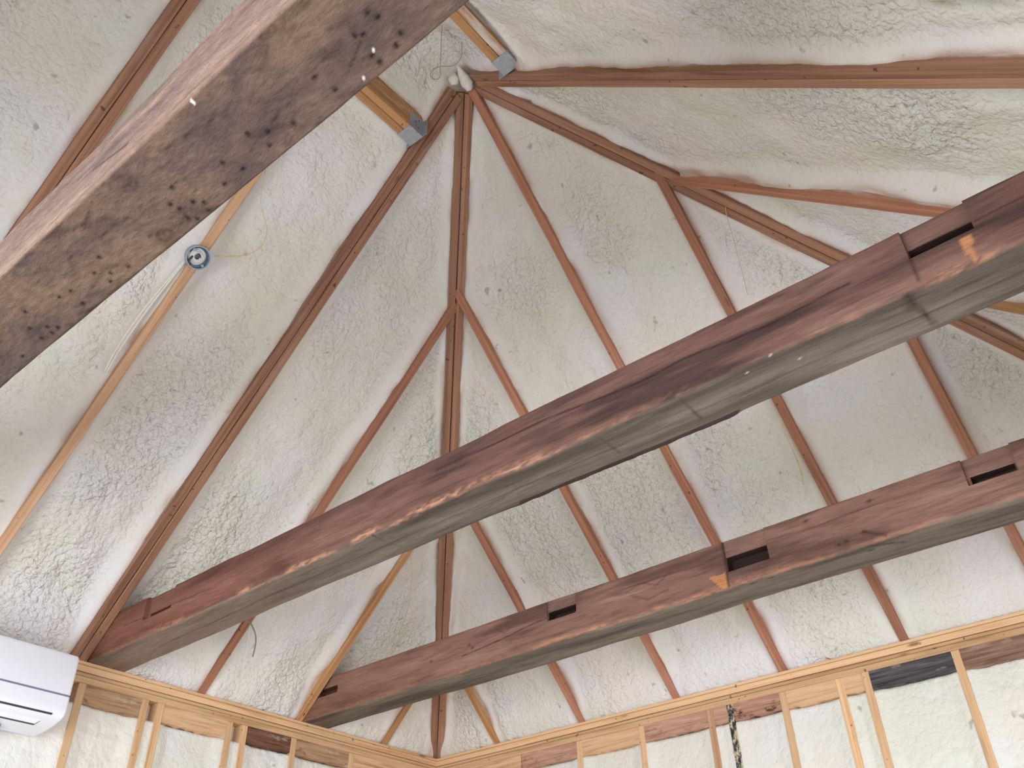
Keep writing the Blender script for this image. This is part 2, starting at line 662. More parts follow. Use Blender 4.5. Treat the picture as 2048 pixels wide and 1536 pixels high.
# long wall behind the camera with a wide window
white_cols(plain_struct('wall_front', [(-0.1, 0.65, W, W + 0.12, 0, Z0), (3.95, XE, W, W + 0.12, 0, Z0), (0.65, 3.95, W, W + 0.12, 0, 0.9), (0.65, 3.95, W, W + 0.12, 2.6, Z0)], M['foam']))
plain_struct('window_1', [(0.65, 0.71, W, W + 0.08, 0.9, 2.6), (3.89, 3.95, W, W + 0.08, 0.9, 2.6), (0.65, 3.95, W, W + 0.08, 0.9, 0.96), (0.65, 3.95, W, W + 0.08, 2.54, 2.6), (2.27, 2.33, W, W + 0.08, 0.9, 2.6)], M['frame_white'])
# end wall with glazed double doors
gv, gf = box_vf(XE, XE + 0.12, -0.1, W + 0.1, 2.65, Z0)
v2, f2 = box_vf(XE, XE + 0.12, -0.1, 0.75, 0, 2.65)
v3, f3 = box_vf(XE, XE + 0.12, 3.80, W + 0.1, 0, 2.65)
v4 = [(XE, -0.1, Z0), (XE, W + 0.1, Z0), (XE, AY, Z0 + AH + 0.2), (XE + 0.12, -0.1, Z0), (XE + 0.12, W + 0.1, Z0), (XE + 0.12, AY, Z0 + AH + 0.2)]
f4 = [(0, 1, 2), (3, 5, 4), (0, 2, 5, 3), (1, 4, 5, 2)]
vv, ff = merge([(gv, gf), (v2, f2), (v3, f3), (v4, f4)])
wo = mesh_obj('wall_end', vv, ff, M['foam'])
wo['kind'] = 'structure'
white_cols(wo)
plain_struct('door_1', [(XE, XE + 0.08, 0.75, 0.83, 0, 2.65), (XE, XE + 0.08, 3.72, 3.80, 0, 2.65), (XE, XE + 0.08, 2.2, 2.36, 0, 2.65), (XE, XE + 0.08, 0.75, 3.8, 2.57, 2.65), (XE, XE + 0.08, 0.75, 3.8, 0, 0.12)], M['frame_white'])


# ------------------------------------------------------------------ sawn timbers
def board_mesh(name, L, w, depth, mat, parent=None, plumb0=0.0, plumb1=0.0, seed=0, yoff=0.0, spray_amt=1.0, ch=0.003, spray_bottom=0.0):
    """board along +X, underside at z=0, upright depth; plumb = shift of the upper edge at each end"""
    prof = [(-w / 2, ch), (-w / 2 + ch, 0), (w / 2 - ch, 0), (w / 2, ch), (w / 2, 0.012), (w / 2, 0.03), (w / 2, depth * 0.6), (w / 2, depth), (-w / 2, depth), (-w / 2, depth * 0.6), (-w / 2, 0.03), (-w / 2, 0.012)]
    n = max(2, int(L / 0.04))
    xs = np.linspace(0, L, n + 1)
    V = []
    SP = []
    for i, x in enumerate(xs):
        f = x / L
        wob = 0.0012 * float(vnoise(x * 3, seed * 1.7, 3))
        wob2 = 0.0010 * float(vnoise(x * 4, seed * 2.1, 8))
        for (y, z) in prof:
            sh = (plumb0 * (1 - f) + plumb1 * f) * z / depth
            V.append((x + sh, y + yoff + wob, z + wob2 * (1 if z < 0.02 else 0)))
            SP.append(min(1.3, max(0.0, (z - 0.012) / 0.034)) * spray_amt if abs(y) > w / 2 - 0.001 and z > 0.01 else spray_bottom)
    k = len(prof)
    Fc = []
    for i in range(n):
        for j in range(k):
            a = i * k + j
            b = i * k + (j + 1) % k
            Fc.append((a, a + k, b + k, b))
    Fc.append(tuple(range(k)))
    Fc.append(tuple(n * k + j for j in range(k - 1, -1, -1)))
    return mesh_obj(name, V, Fc, mat, parent=parent, attr={'spray': SP})


def place(o, p0, p1):
    """local X from p0 to p1, local Z as near up as possible"""
    d = (Vector(p1) - Vector(p0)).normalized()
    zz = Vector((0, 0, 1))
    yv = zz.cross(d).normalized()
    z2 = d.cross(yv)
    mm = Matrix.Identity(4)
    for i in range(3):
        mm[i][0] = d[i]
        mm[i][1] = yv[i]
        mm[i][2] = z2[i]
        mm[i][3] = p0[i]
    o.matrix_world = mm
    return o


DEP = 0.14
_seed = [0]


def rafter(name, p0, p1, label, double=False, mat='rafter', group=None, cat='rafter', spray=1.0):
    """p0 foot on the plate, p1 top; the line is the middle of the underside"""
    p0 = Vector((p0[0], p0[1], p0[2] + Z0))
    p1 = Vector((p1[0], p1[1], p1[2] + Z0))
    d = p1 - p0
    L = d.length
    tan = d.z / math.hypot(d.x, d.y)
    pl = DEP * tan
    _seed[0] += 1
    if not double:
        o = board_mesh(name, L, 0.040, DEP, M[mat], plumb0=pl, plumb1=pl * 0.2, seed=_seed[0], spray_amt=spray)
        place(o, p0, p1)
        tag(o, label, cat, group)
        return o
    e = empty(name, p0)
    place(e, p0, p1)
    for k in (-1, 1):
        q = board_mesh('rafter_ply', L - (0.0 if k < 0 else 0.004), 0.0388, DEP, M[mat], plumb0=pl, plumb1=pl * 0.2, seed=_seed[0] + k * 0.3, yoff=k * 0.0212, spray_amt=spray)
        q.parent = e
    tag(e, label, cat, group)
    return e


GJ_L = 'jack rafters over the left wall'
GJ_R = 'rafters over the right wall'


def s1(x, y):
    return (x, y, H1 * y)


def s2(x, y):
    return (x, y, H2 * x)


def s3(x, y):
    return (x, y, H3 * (W - y))


# left wall slope
rafter('jack_rafter', s1(0.446, 0.0), s1(0.446, y_on_hip1(0.446) + 0.01), 'short jack rafter nearest the corner, left of the corner hip rafter', mat='header', group=GJ_L)
rafter('jack_rafter', s1(1.073, 0.0), s1(1.073, y_on_hip1(1.073) + 0.01), 'jack rafter whose foot stands beside the left end of the lowest old beam', mat='header', group=GJ_L)
rafter('jack_rafter', s1(1.690, 0.0), s1(1.690, y_on_hip1(1.690) + 0.01), 'longest jack rafter left of the corner hip rafter, passing behind the middle old beam', mat='rafter_red', group=GJ_L)
rafter('double_common_rafter', s1(AX, 0.0), s1(AX, AY - 0.05), 'doubled brown rafter running from the roof peak down to the white air conditioner', True)
rafter('common_rafter', s1(2.893, 0.0), s1(2.893, YH1 - 0.04), 'single pale pinkish rafter with the round junction box on its underside', mat='pine_mist', spray=1.25)
rafter('double_common_rafter', s1(3.480, 0.0), s1(3.480, YH1 + 0.1), 'doubled brown rafter at the upper left, beyond the big dark beam', True)
# right wall slope
RL = ['short rafter at the right wall nearest the corner, right of the corner hip rafter',
      'second rafter right of the corner hip rafter, crossing behind both reddish beams',
      'rafter that branches off the corner hip rafter just below its middle, on the right',
      'long slim rafter running from the roof peak down to the right wall plate',
      'red-brown rafter branching downwards off the right hip rafter, straw string beside it',
      'brown rafter seen right of centre between middle and lowest old beams, near the picture edge']
for i, (y, d) in enumerate(YS2[:6]):
    top = min(H1 * y, H3 * (W - y)) / H2
    top = top + (0.01 if i != 3 else -0.03)
    rafter('common_rafter' if i == 3 else 'jack_rafter', s2(0.0, y), s2(top, y), RL[i], mat='rafter_red' if i not in (0,) else 'header', group=GJ_R)
# far slope, above
rafter('double_common_rafter', s3(AX, W), s3(AX, AY + 0.06), 'doubled brown rafter running level from the roof peak to the right edge', True)
rafter('jack_rafter', s3(1.672, W), s3(1.672, W - H2 * 1.672 / H3 - 0.01), 'jack rafter branching upwards off the right hip rafter, its upper side dusted with foam', mat='rafter_red')
rafter('jack_rafter', s3(1.085, W), s3(1.085, W - H2 * 1.085 / H3 - 0.01), 'short orange jack rafter tip just under the middle beam at the right picture edge', mat='header')
# hips
rafter('hip_rafter', (0, 0, 0), (AX - 0.03, AY - 0.03, AH - 0.03), 'doubled hip rafter standing upright from the room corner to the roof peak', True, mat='rafter', spray=1.1)
rafter('hip_rafter', (0, W, 0), (AX - 0.03, AY + 0.03, AH - 0.03), 'doubled hip rafter slanting from the roof peak to the right, behind the middle beam', True, mat='rafter', spray=1.1)


# ------------------------------------------------------------------ headers and hangers
def header(y0, y1, zb, label):
    e = empty('ridge_header', (2.392, (y0 + y1) / 2, Z0 + zb))
    tag(e, label, 'header', 'headers beside the roof peak')
    w = (y1 - y0 - 0.002) / 2
    L = 1.05
    for k in (-1, 1):
        q = board_mesh('header_board', L, w, 0.14, M['header'], parent=e, seed=20 + k + y0, yoff=k * (w / 2 + 0.001), spray_amt=0.35 if y0 < 2.2 else (1.5 if k > 0 else 0.2), ch=0.002, spray_bottom=0.62 if (y0 > 2.2 and k > 0) else 0.0)
    for (xa, xb) in ((-0.008, 0.078), (L - 0.078, L + 0.0)):
        t = 0.0025
        hw = (y1 - y0) / 2
        h = 0.105
        V, Fc = merge([box_vf(xa, xb, -hw - t, hw + t, -t, 0.0), box_vf(xa, xb, -hw - t, -hw, 0, h), box_vf(xa, xb, hw, hw + t, 0, h)])
        hg = mesh_obj('joist_hanger', V, Fc, M['zinc'], parent=e)
        hg['label'] = 'galvanised steel hanger'
        xf = xa if xa < 0.5 else xb - t
        for s in (-1, 1):
            ya, yb = (hw + t, hw + 0.03) if s > 0 else (-hw - 0.03, -hw - t)
            v, f = box_vf(xf, xf + t, ya, yb, 0.0, h)
            hf = mesh_obj('hanger_flange', v, f, M['zinc'], parent=hg)
        for s in (-1, 1):
            for (nx, nz) in ((0.03, 0.03), (0.05, 0.06), (0.03, 0.085)):
                yy = s * (hw + t)
                v, f = box_vf(xa + nx - 0.003, xa + nx + 0.003, min(yy, yy + s * 0.0015), max(yy, yy + s * 0.0015), nz - 0.003, nz + 0.003)
                mesh_obj('nail', v, f, M['slot_dark'], parent=hg)
    return e


header(2.003, 2.077, 1.915, 'short orange doubled header below the roof peak, its steel hanger meeting the left doubled rafter')
header(2.568, 2.648, 1.915, 'short header at the top edge above the roof peak, half covered in white foam')


# ------------------------------------------------------------------ wall plates, studs, boards
def plate(axis, length, label):
    e = empty('wall_plate', (0, 0, Z0 - 0.09))
    tag(e, label, 'plate', 'wall plates')
    for k, (zb, inn) in enumerate(((0.0, 0.0), (0.047, 0.004))):
        q = board_mesh('plate_board', length, 0.14, 0.043, M['pine'], parent=e, seed=40 + k, ch=0.002)
        if axis == 'x':
            q.location = (0.0 if k else 0.0, -0.07 + inn, zb)
        else:
            q.rotation_euler = (0, 0, math.pi / 2)
            q.location = (-0.07 + inn, 0.0, zb)
    return e


plate('x', 4.4, 'pale pine double plate along the top of the left wall')
plate('y', W, 'pale pine double plate along the top of the right wall')

# studs: (position, material)
SL = ['stud at the far left beside the white air conditioner', 'left stud of the close pair at the left, nearest the air conditioner',
      'right stud of the close pair at the left, nearest the air conditioner', 'left stud of the second close pair on the left wall, right of a pale board',
      'right stud of the second close pair on the left wall, beside the dark brown board', 'stud under the left end of the lowest old beam', 'stud of the left wall nearest the corner']
SR = ['stud of the right wall nearest the corner', 'second stud of the right wall counted from the corner', 'pinkish stud just left of the mottled black stud',
      'stud mottled black and white with old paint', 'pale stud just right of the mottled black stud, beyond a stained board', 'left stud of the close pair beside the dark grey board',
      'right stud of the close pair, touching the dark grey board', 'stud between the dark grey board and the brown weathered board']


def stud_obj(axis, pos, label, mat):
    o = board_mesh('wall_stud', Z0 - 0.092, 0.035, 0.09, mat, seed=60 + pos * 3, spray_amt=0.0 if mat is not M['pine_mist'] else 0.3, ch=0.002)
    mm = Matrix.Identity(4)
    # local X up, underside faces the room
    if axis == 'x':
        cols = ((0, 0, 1), (1, 0, 0), (0, -1, 0))
        cols = ((0, 0, 1), (-1, 0, 0), (0, -1, 0))
        loc = (pos, 0.0, 0.0)
    else:
        cols = ((0, 0, 1), (0, 1, 0), (-1, 0, 0))
        loc = (0.0, pos, 0.0)
    for i in range(3):
        for j in range(3):
            mm[i][j] = cols[j][i]
        mm[i][3] = loc[i]
    o.matrix_world = mm
    tag(o, label, 'stud', 'wall studs')
    return o


def mottled():
    k = NT('mottled_old_paint', 0.8, 0.2)
    g = k.noise(k.mapping((26, 40, 40)), 1.0, 4, 0.7)
    k.base(k.ramp(g, [(0.40, lin(40, 40, 46)), (0.5, lin(88, 86, 88)), (0.56, lin(190, 176, 140)), (0.7, lin(215, 205, 170))]))
    return k.m


M['mottled'] = mottled()
for x, l in zip(STUD_L, SL):
    stud_obj('x', x, l, M['pine'])
for i, (y, l) in enumerate(zip(STUD_R, SR)):
    stud_obj('y', y, l, M['mottled'] if i == 3 else M['pine_mist' if i == 2 else 'pine'])
for i, y in enumerate(STUD_R[8:]):
    pass


def board_tex(name, c1, c2, c3, spots=0.0):
    k = NT(name, 0.8, 0.2)
    g = k.noise(k.mapping((3, 3, 60)), 1.0, 4, 0.6, 0.5)
    col = k.ramp(g, [(0.32, c1), (0.5, c2), (0.68, c3)])
    if spots:
        s = k.noise(k.mapping((14, 14, 30)), 1.0, 4, 0.65)
        col = k.mix(k.ramp(s, [(0.56, 0.0), (0.66, spots)]), col, np.array(c1) * 0.3)
    w = k.noise(k.mapping((8, 8, 22), loc=(3, 1, 7)), 1.0, 3, 0.6)
    col = k.mix(k.ramp(w, [(0.62, 0.0), (0.75, 0.5)]), col, lin(205, 196, 180))
    k.base(col)
    k.bump(g, 0.2, 0.003)
    return k.m


BT = {
    'light': board_tex('board_pale', lin(184, 142, 106), lin(214, 174, 136), lin(226, 190, 154)),
    'tan': board_tex('board_weathered_tan', lin(140, 108, 80), lin(176, 140, 108), lin(196, 164, 134), 0.5),
    'pink': board_tex('board_pinkish', lin(150, 108, 88), lin(186, 144, 122), lin(204, 168, 150), 0.3),
    'spot': board_tex('board_pink_black_stains', lin(130, 92, 76), lin(172, 128, 108), lin(200, 160, 140), 0.95),
    'dark': board_tex('board_dark_brown', lin(78, 50, 38), lin(112, 78, 62), lin(140, 106, 90)),
    'black': board_tex('board_dark_grey', lin(46, 44, 46), lin(78, 74, 76), lin(112, 106, 106)),
    'brown': board_tex('board_weathered_brown', lin(96, 72, 58), lin(134, 104, 86), lin(164, 136, 120)),
}


def wboard(axis, a0, a1, zb, kind, label, zt=-0.091, t=0.03, rec=0.003):
    n = max(2, int((a1 - a0) / 0.01))
    A = np.linspace(a0, a1, n + 1)
    V = []
    for a in A:
        e = 0.004 * float(fbm(a * 30, zb * 40, 5, 2)) + 0.0015 * float(vnoise(a * 90, 3, 2))
        for (dd, z) in ((rec, zt), (rec, zb + e), (rec + t, zb + e), (rec + t, zt)):
            V.append((a, -dd, z + Z0) if axis == 'x' else (-dd, a, z + Z0))
    Fc = []
    for i in range(n):
        for j in range(4):
            Fc.append((i * 4 + j, i * 4 + (j + 1) % 4, (i + 1) * 4 + (j + 1) % 4, (i + 1) * 4 + j))
    Fc.append((0, 3, 2, 1))
    Fc.append(tuple(n * 4 + j for j in range(4)))
    if axis == 'y':
        Fc = [tuple(reversed(f)) for f in Fc]
    org = ((a0 + a1) / 2, -rec - t, zb + Z0) if axis == 'x' else (-rec - t, (a0 + a1) / 2, zb + Z0)
    o = mesh_obj('blocking_board', V, Fc, BT[kind], origin=org)
    tag(o, label, 'board', 'boards under the wall plates')
    return o


g = 0.0170
wboard('x', 1.968 + g, 2.281 - g, -0.178, 'tan', 'stained tan board under the left plate, nearest the air conditioner')
wboard('x', 1.496 + g, 1.887 - g, -0.174, 'light', 'clean pale board under the left plate between the two pairs of studs')
wboard('x', 1.090 + g, 1.406 - g, -0.172, 'dark', 'dark brown board under the left plate')
wboard('x', 0.684 + g, 1.090 - g, -0.172, 'tan', 'greyish tan board under the left plate with one knot, next to the dark brown board')
wboard('x', 0.0, 0.684 - g, -0.40, 'light', 'tall pale panel under the left plate touching the room corner', rec=0.002)
wboard('y', 0.0, 0.660, -0.40, 'light', 'pale panel under the right plate touching the room corner', rec=0.002)
wboard('y', 0.664, 1.070 - g, -0.175, 'pink', 'pinkish grey board under the right plate, left of the first stud')
wboard('y', 1.070 + g, 1.470 - g, -0.176, 'light', 'smooth pale board between first and second studs of the right wall')
wboard('y', 1.470 + g, 1.877 - g, -0.172, 'pink', 'pinkish board with nail holes right of the second stud of the right wall')
wboard('y', 1.877 + g, 1.988 - g, -0.172, 'pink', 'tiny pinkish board squeezed left of the mottled black stud')
wboard('y', 1.988 + g, 2.270 - g, -0.172, 'spot', 'pinkish board with black stains right of the mottled black stud')
wboard('y', 2.270 + g, 2.552 - g, -0.172, 'light', 'pale board under the right plate, left of the close pair of studs')
wboard('y', 2.552 + g, 2.677 - g, -0.170, 'light', 'small pale board between the close pair of right wall studs')
wboard('y', 2.677 + g, 3.078 - g, -0.176, 'black', 'dark grey, nearly black board under the right plate')
wboard('y', 3.078 + g, 3.60, -0.182, 'brown', 'weathered brown board at the right end of the right plate')


# ------------------------------------------------------------------ old hewn beams
def hewn_beam(name, xa, xb, h, label, cuts, colour_fn, ya=-0.04, yb=W + 0.02, wob=0.004, cr=(0.006, 0.02), seed=0, lip=None, mat='hewn'):
    """old beam along y between x = xa (far face) and x = xb (near face), underside at z = 0"""
    cx = (xa + xb) / 2
    a = (xb - xa) / 2
    b = h / 2
    st = 0.0055
    T = list(np.arange(ya, yb, 0.009 if mat == 'hewn' else 0.0055))
    zc = []
    for c in cuts:
        for e in (c[0], c[1]):
            T += [e - 0.0004, e + 0.0004]
        zc += [c[2] - 0.0004, c[2] + 0.0004, c[3] - 0.0004, c[3] + 0.0004]
    T = np.array(sorted(set(np.round(T, 5))))
    zr = sorted(set([round(float(q), 5) for q in list(np.arange(0, h, st)) + [q for q in zc if 0 < q < h] + [h]]))
    near = [(a, q - b, 0) for q in zr[1:-1]]                         # near face, upwards
    top = [(q, b, 1) for q in np.arange(a, -a, -0.012)]
    far = [(-a, q, 2) for q in np.arange(b, -b, -0.012)]
    bot = [(q, -b, 3) for q in np.arange(-a, a + 1e-6, st)]
    ring = near + top + far + bot
    U = np.array([r[0] for r in ring])
    Vv = np.array([r[1] for r in ring])
    FI = np.array([r[2] for r in ring])
    n, k = len(T), len(ring)
    TT = np.repeat(T[:, None], k, 1)
    UU = np.repeat(U[None], n, 0)
    VV = np.repeat(Vv[None], n, 0)
    FF = np.repeat(FI[None], n, 0)
    # corner rounding varies along the beam, each corner differently
    cid = (UU > 0) * 2 + (VV > 0)
    c = cr[0] + (cr[1] - cr[0]) * np.clip(fbm(TT * 1.3, cid * 5.0 + seed, 3 + seed, 3) * 0.7 + 0.5, 0.0, 1)
    iu = np.sign(UU) * np.minimum(np.abs(UU), a - c)
    iv = np.sign(VV) * np.minimum(np.abs(VV), b - c)
    du, dv = UU - iu, VV - iv
    ln = np.hypot(du, dv)
    f = np.where(ln > 1e-9, c / np.maximum(ln, 1e-9), 0)
    f = np.where(ln > c * 0.999, f, 1.0)
    nu = np.where(ln > 1e-9, du / np.maximum(ln, 1e-9), 0)
    nv = np.where(ln > 1e-9, dv / np.maximum(ln, 1e-9), 0)
    pu = iu + nu * c
    pv = iv + nv * c
    # slow waviness plus adze marks
    sarc = UU * 3 + VV * 4 + FF * 2.3
    wav = wob * fbm(TT * 1.9, sarc * 1.2, 11 + seed, 3) + 0.0016 * fbm(TT * 9, sarc * 9, 15 + seed, 3)
    pu = pu + nu * wav + wob * 0.6 * fbm(TT * 0.8, TT * 0, 23 + seed, 2)
    pv = pv + nv * wav
    Z = pv + b
    X = pu + cx
    if lip is not None:
        t0, t1, dz = lip
        mk = (FF == 3) & (UU < -a + 0.016)
        prof_l = sstep(t0, t0 + 0.25, TT) * (1 - sstep(t1 - 0.01, t1, TT)) * (0.7 + 0.5 * fbm(TT * 25, TT * 0, 5, 3))
        Z = np.where(mk, Z - dz * prof_l, Z)
    CUT = np.zeros(X.shape)
    for (t0, t1, z0, z1, dep) in cuts:
        ins = (TT > t0) & (TT < t1) & (Z > z0 - 1e-4) & (Z < z1 + (0.05 if z1 >= h - 0.001 else 0)) & (VV + b > z0) & (VV + b < z1 + 0.05) & (UU > 0)
        xc = xb - dep + 0.0015 * fbm(TT * 20, Z * 20, 3, 2)
        deeper = ins & (X > xc)
        X = np.where(deeper, xc, X)
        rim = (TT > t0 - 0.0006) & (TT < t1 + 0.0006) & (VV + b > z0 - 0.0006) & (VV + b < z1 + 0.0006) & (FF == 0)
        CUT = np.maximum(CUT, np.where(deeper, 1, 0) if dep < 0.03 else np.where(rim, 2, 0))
    cols = colour_fn(TT, Z, X - xa, FF, CUT, a * 2, h)
    P = np.stack([X, TT, Z + Z0], -1).reshape(-1, 3)
    i = np.arange(n - 1)[:, None] * k + np.arange(k)[None, :]
    j = np.arange(n - 1)[:, None] * k + ((np.arange(k) + 1) % k)[None, :]
    Fq = np.stack([i, j, j + k, i + k], -1).reshape(-1, 4)
    # end caps
    capc0 = len(P)
    P = np.vstack([P, [[cx, T[0], b + Z0], [cx, T[-1], b + Z0]]])
    cols = np.vstack([cols.reshape(-1, 3), [[0.1, 0.07, 0.05]] * 2])
    r0 = np.arange(k)
    r1 = (r0 + 1) % k
    F0 = np.stack([r1, r0, np.full(k, capc0), np.full(k, capc0)], -1)
    quads = Fq
    tri0 = [(int(r1[q]), int(r0[q]), capc0) for q in range(k)]
    off = (n - 1) * k
    tri1 = [(int(r0[q]) + off, int(r1[q]) + off, capc0 + 1) for q in range(k)]
    faces = [tuple(map(int, q)) for q in quads] + tri0 + tri1
    o = mesh_obj(name, P, faces, M[mat], smooth=False, origin=(cx, ya, Z0), cols=cols)
    tag(o, label, 'beam', 'old hewn tie beams')
    return o


def blend(c, m, col):
    return c * (1 - m[..., None]) + np.array(col) * m[..., None]


def line_mask(T, Z, pts, w):
    px = np.array([p[0] for p in pts])
    pz = np.array([p[1] for p in pts])
    zz = np.interp(T, px, pz) + 0.003 * fbm(T * 8, T * 0, 3, 3)
    m = np.exp(-((Z - zz) / w) ** 2)
    return m * ((T > px[0]) & (T < px[-1]))


def seg_mask(T, Q, p0, p1, w):
    dx, dy = p1[0] - p0[0], p1[1] - p0[1]
    t = np.clip(((T - p0[0]) * dx + (Q - p0[1]) * dy) / (dx * dx + dy * dy), 0, 1)
    d = np.hypot(T - p0[0] - t * dx, Q - p0[1] - t * dy)
    return np.exp(-(d / w) ** 2)


def reddish(T, Z, U, FF, CUT, wd, h, seed, side_c, side_d, side_l, bot_c, bot_d, bot_l, scuff, scuff_fn):
    n = T.shape
    S = np.where((FF == 3), 1.0, 0.0)
    g1 = fbm(T * 2.2, Z * 16 + U * 3, seed + 1, 4)
    g2 = fbm(T * 5, Z * 45 + U * 40, seed + 5, 3)
    side = np.ones(n + (3,)) * side_c
    side = blend(side, sstep(0.05, 0.5, g1), side_d)
    side = blend(side, sstep(0.1, 0.6, -g1) * 0.8, side_l)
    side = blend(side, sstep(0.2, 0.7, g2) * 0.5, side_d * 0.7)
    b1 = fbm(T * 2.0, U * 18, seed + 9, 4)
    b2 = fbm(T * 5, U * 60, seed + 12, 3)
    bot = np.ones(n + (3,)) * bot_c
    bot = blend(bot, sstep(0.0, 0.5, b1), bot_d)
    bot = blend(bot, sstep(0.0, 0.5, -b1) * 0.8, bot_l)
    bot = blend(bot, sstep(0.2, 0.7, b2) * 0.5, bot_d * 0.7)
    is_bot = np.where(FF == 3, 1.0, 0.0)
    # the side colour wraps a little round the arris
    wrap = np.where(FF == 3, sstep(wd - 0.010, wd - 0.002, U), 0.0)
    c = blend(side, is_bot * (1 - wrap), [0, 0, 0]) + bot * (is_bot * (1 - wrap))[..., None]
    arr = np.where(FF == 0, np.exp(-(Z / 0.02) ** 2), np.where(FF == 3, np.exp(-((wd - U) / 0.010) ** 2), 0))
    sc = arr * scuff_fn(T) * sstep(-0.30, 0.20, fbm(T * 7, Z * 30 + U * 20, seed + 20, 3)) * sstep(-0.5, 0.2, fbm(T * 45, Z * 160 + U * 120, seed + 24, 2)) * 0.85
    c = blend(c, np.clip(sc, 0, 1), scuff)
    c = blend(c, (CUT > 0.5) * 0.35, side_l)
    c = blend(c, (CUT > 1.5) * 0.9, lin(34, 24, 22))  # mortise insides and rims painted near-black, standing in for shade in the recess
    return c


SIDE = (lin(140, 96, 84), lin(92, 64, 60), lin(168, 124, 112))
BOT = (lin(108, 96, 86), lin(82, 72, 64), lin(126, 113, 101))


def col_b2(T, Z, U, FF, CUT, wd, h):
    c = reddish(T, Z, U, FF, CUT, wd, h, 3, lin(120, 88, 79), lin(80, 60, 57), lin(142, 110, 99), *BOT, lin(198, 148, 116),
                lambda t: sstep(0.3, 0.9, t) * (1 - sstep(2.3, 2.9, t)) * 1.1 + 0.6 * np.exp(-((t - 3.85) / 0.10) ** 2) + 0.35)
    c = blend(c, (FF == 3) * (1 - sstep(0.3, 1.9, T)) * 0.6 * (0.8 + 0.5 * fbm(T * 3, U * 14, 79, 3)), lin(152, 124, 108))
    near = (FF == 0).astype(float)
    # redder, warmer towards the left end; dark upper band
    c = blend(c, near * (1 - sstep(0.4, 2.2, T)) * 0.45, lin(150, 92, 70))
    c = blend(c, near * sstep(0.10, 0.16, Z) * sstep(0.5, 1.0, T) * (1 - sstep(2.6, 3.1, T)) * 0.55 * (0.7 + 0.6 * fbm(T * 4, Z * 20, 77, 2)), lin(70, 46, 44))
    c = blend(c, np.clip(near * line_mask(T, Z, [(0.25, 0.10), (0.9, 0.09)], 0.003), 0, 1) * 0.7, lin(50, 34, 30))
    c = blend(c, np.clip(near * line_mask(T, Z, [(2.15, 0.135), (2.63, 0.130), (2.95, 0.104), (3.12, 0.112), (3.37, 0.094), (3.6, 0.105)], 0.0032), 0, 1) * 0.85, lin(40, 28, 26))
    c = blend(c, np.clip(near * line_mask(T, Z, [(3.905, 0.112), (4.3, 0.125)], 0.003), 0, 1) * 0.6, lin(40, 28, 26))
    # fresh split of orange wood below the right end of the notch
    tri = near * (np.abs(T - 3.873) < 0.004 + 0.012 * np.clip((Z - 0.01) / 0.07, 0, 1)) * (Z < 0.082) * (Z > 0.004)
    c = blend(c, tri * 0.85, lin(204, 140, 96))
    c = blend(c, near * seg_mask(T, Z, (3.748, 0.095), (3.748, 0.02), 0.0025) * 0.7, lin(60, 40, 36))
    bt = (FF == 3).astype(float)
    # saw kerfs and the torn notch across the underside
    c = blend(c, bt * seg_mask(T, U, (3.71, 0.19), (3.725, 0.03), 0.007) * (0.7 + 0.5 * fbm(T * 60, U * 60, 9, 2)) * 0.9, lin(44, 36, 30))
    c = blend(c, bt * seg_mask(T, U, (3.715, 0.175), (3.70, 0.125), 0.012) * 0.7, lin(60, 50, 42))
    for t0 in (1.24, 1.85, 2.79, 3.07):
        c = blend(c, bt * seg_mask(T, U, (t0, 0.19), (t0 + 0.006, 0.05), 0.003) * (0.6 + 0.8 * fbm(T * 30, U * 30, t0 * 9, 2)).clip(0, 1) * 0.8, lin(50, 40, 34))
    c = blend(c, np.clip(bt * line_mask(T, U, [(0.4, 0.08), (1.6, 0.095), (2.9, 0.085), (4.4, 0.08)], 0.003), 0, 1) * 0.6, lin(60, 52, 44))
    # dark bark lip at the far arris
    lipm = bt * (U < 0.017) * sstep(2.2, 2.4, T) * (1 - sstep(3.17, 3.18, T))
    c = blend(c, lipm * 0.9, lin(44, 32, 30))
    wh = bt * (fbm(T * 150, U * 150, 91, 2) > 0.74) * (np.abs(T - 3.35) < 0.22) * (U > 0.09)
    c = blend(c, wh * 0.8, lin(190, 188, 184))
    return c


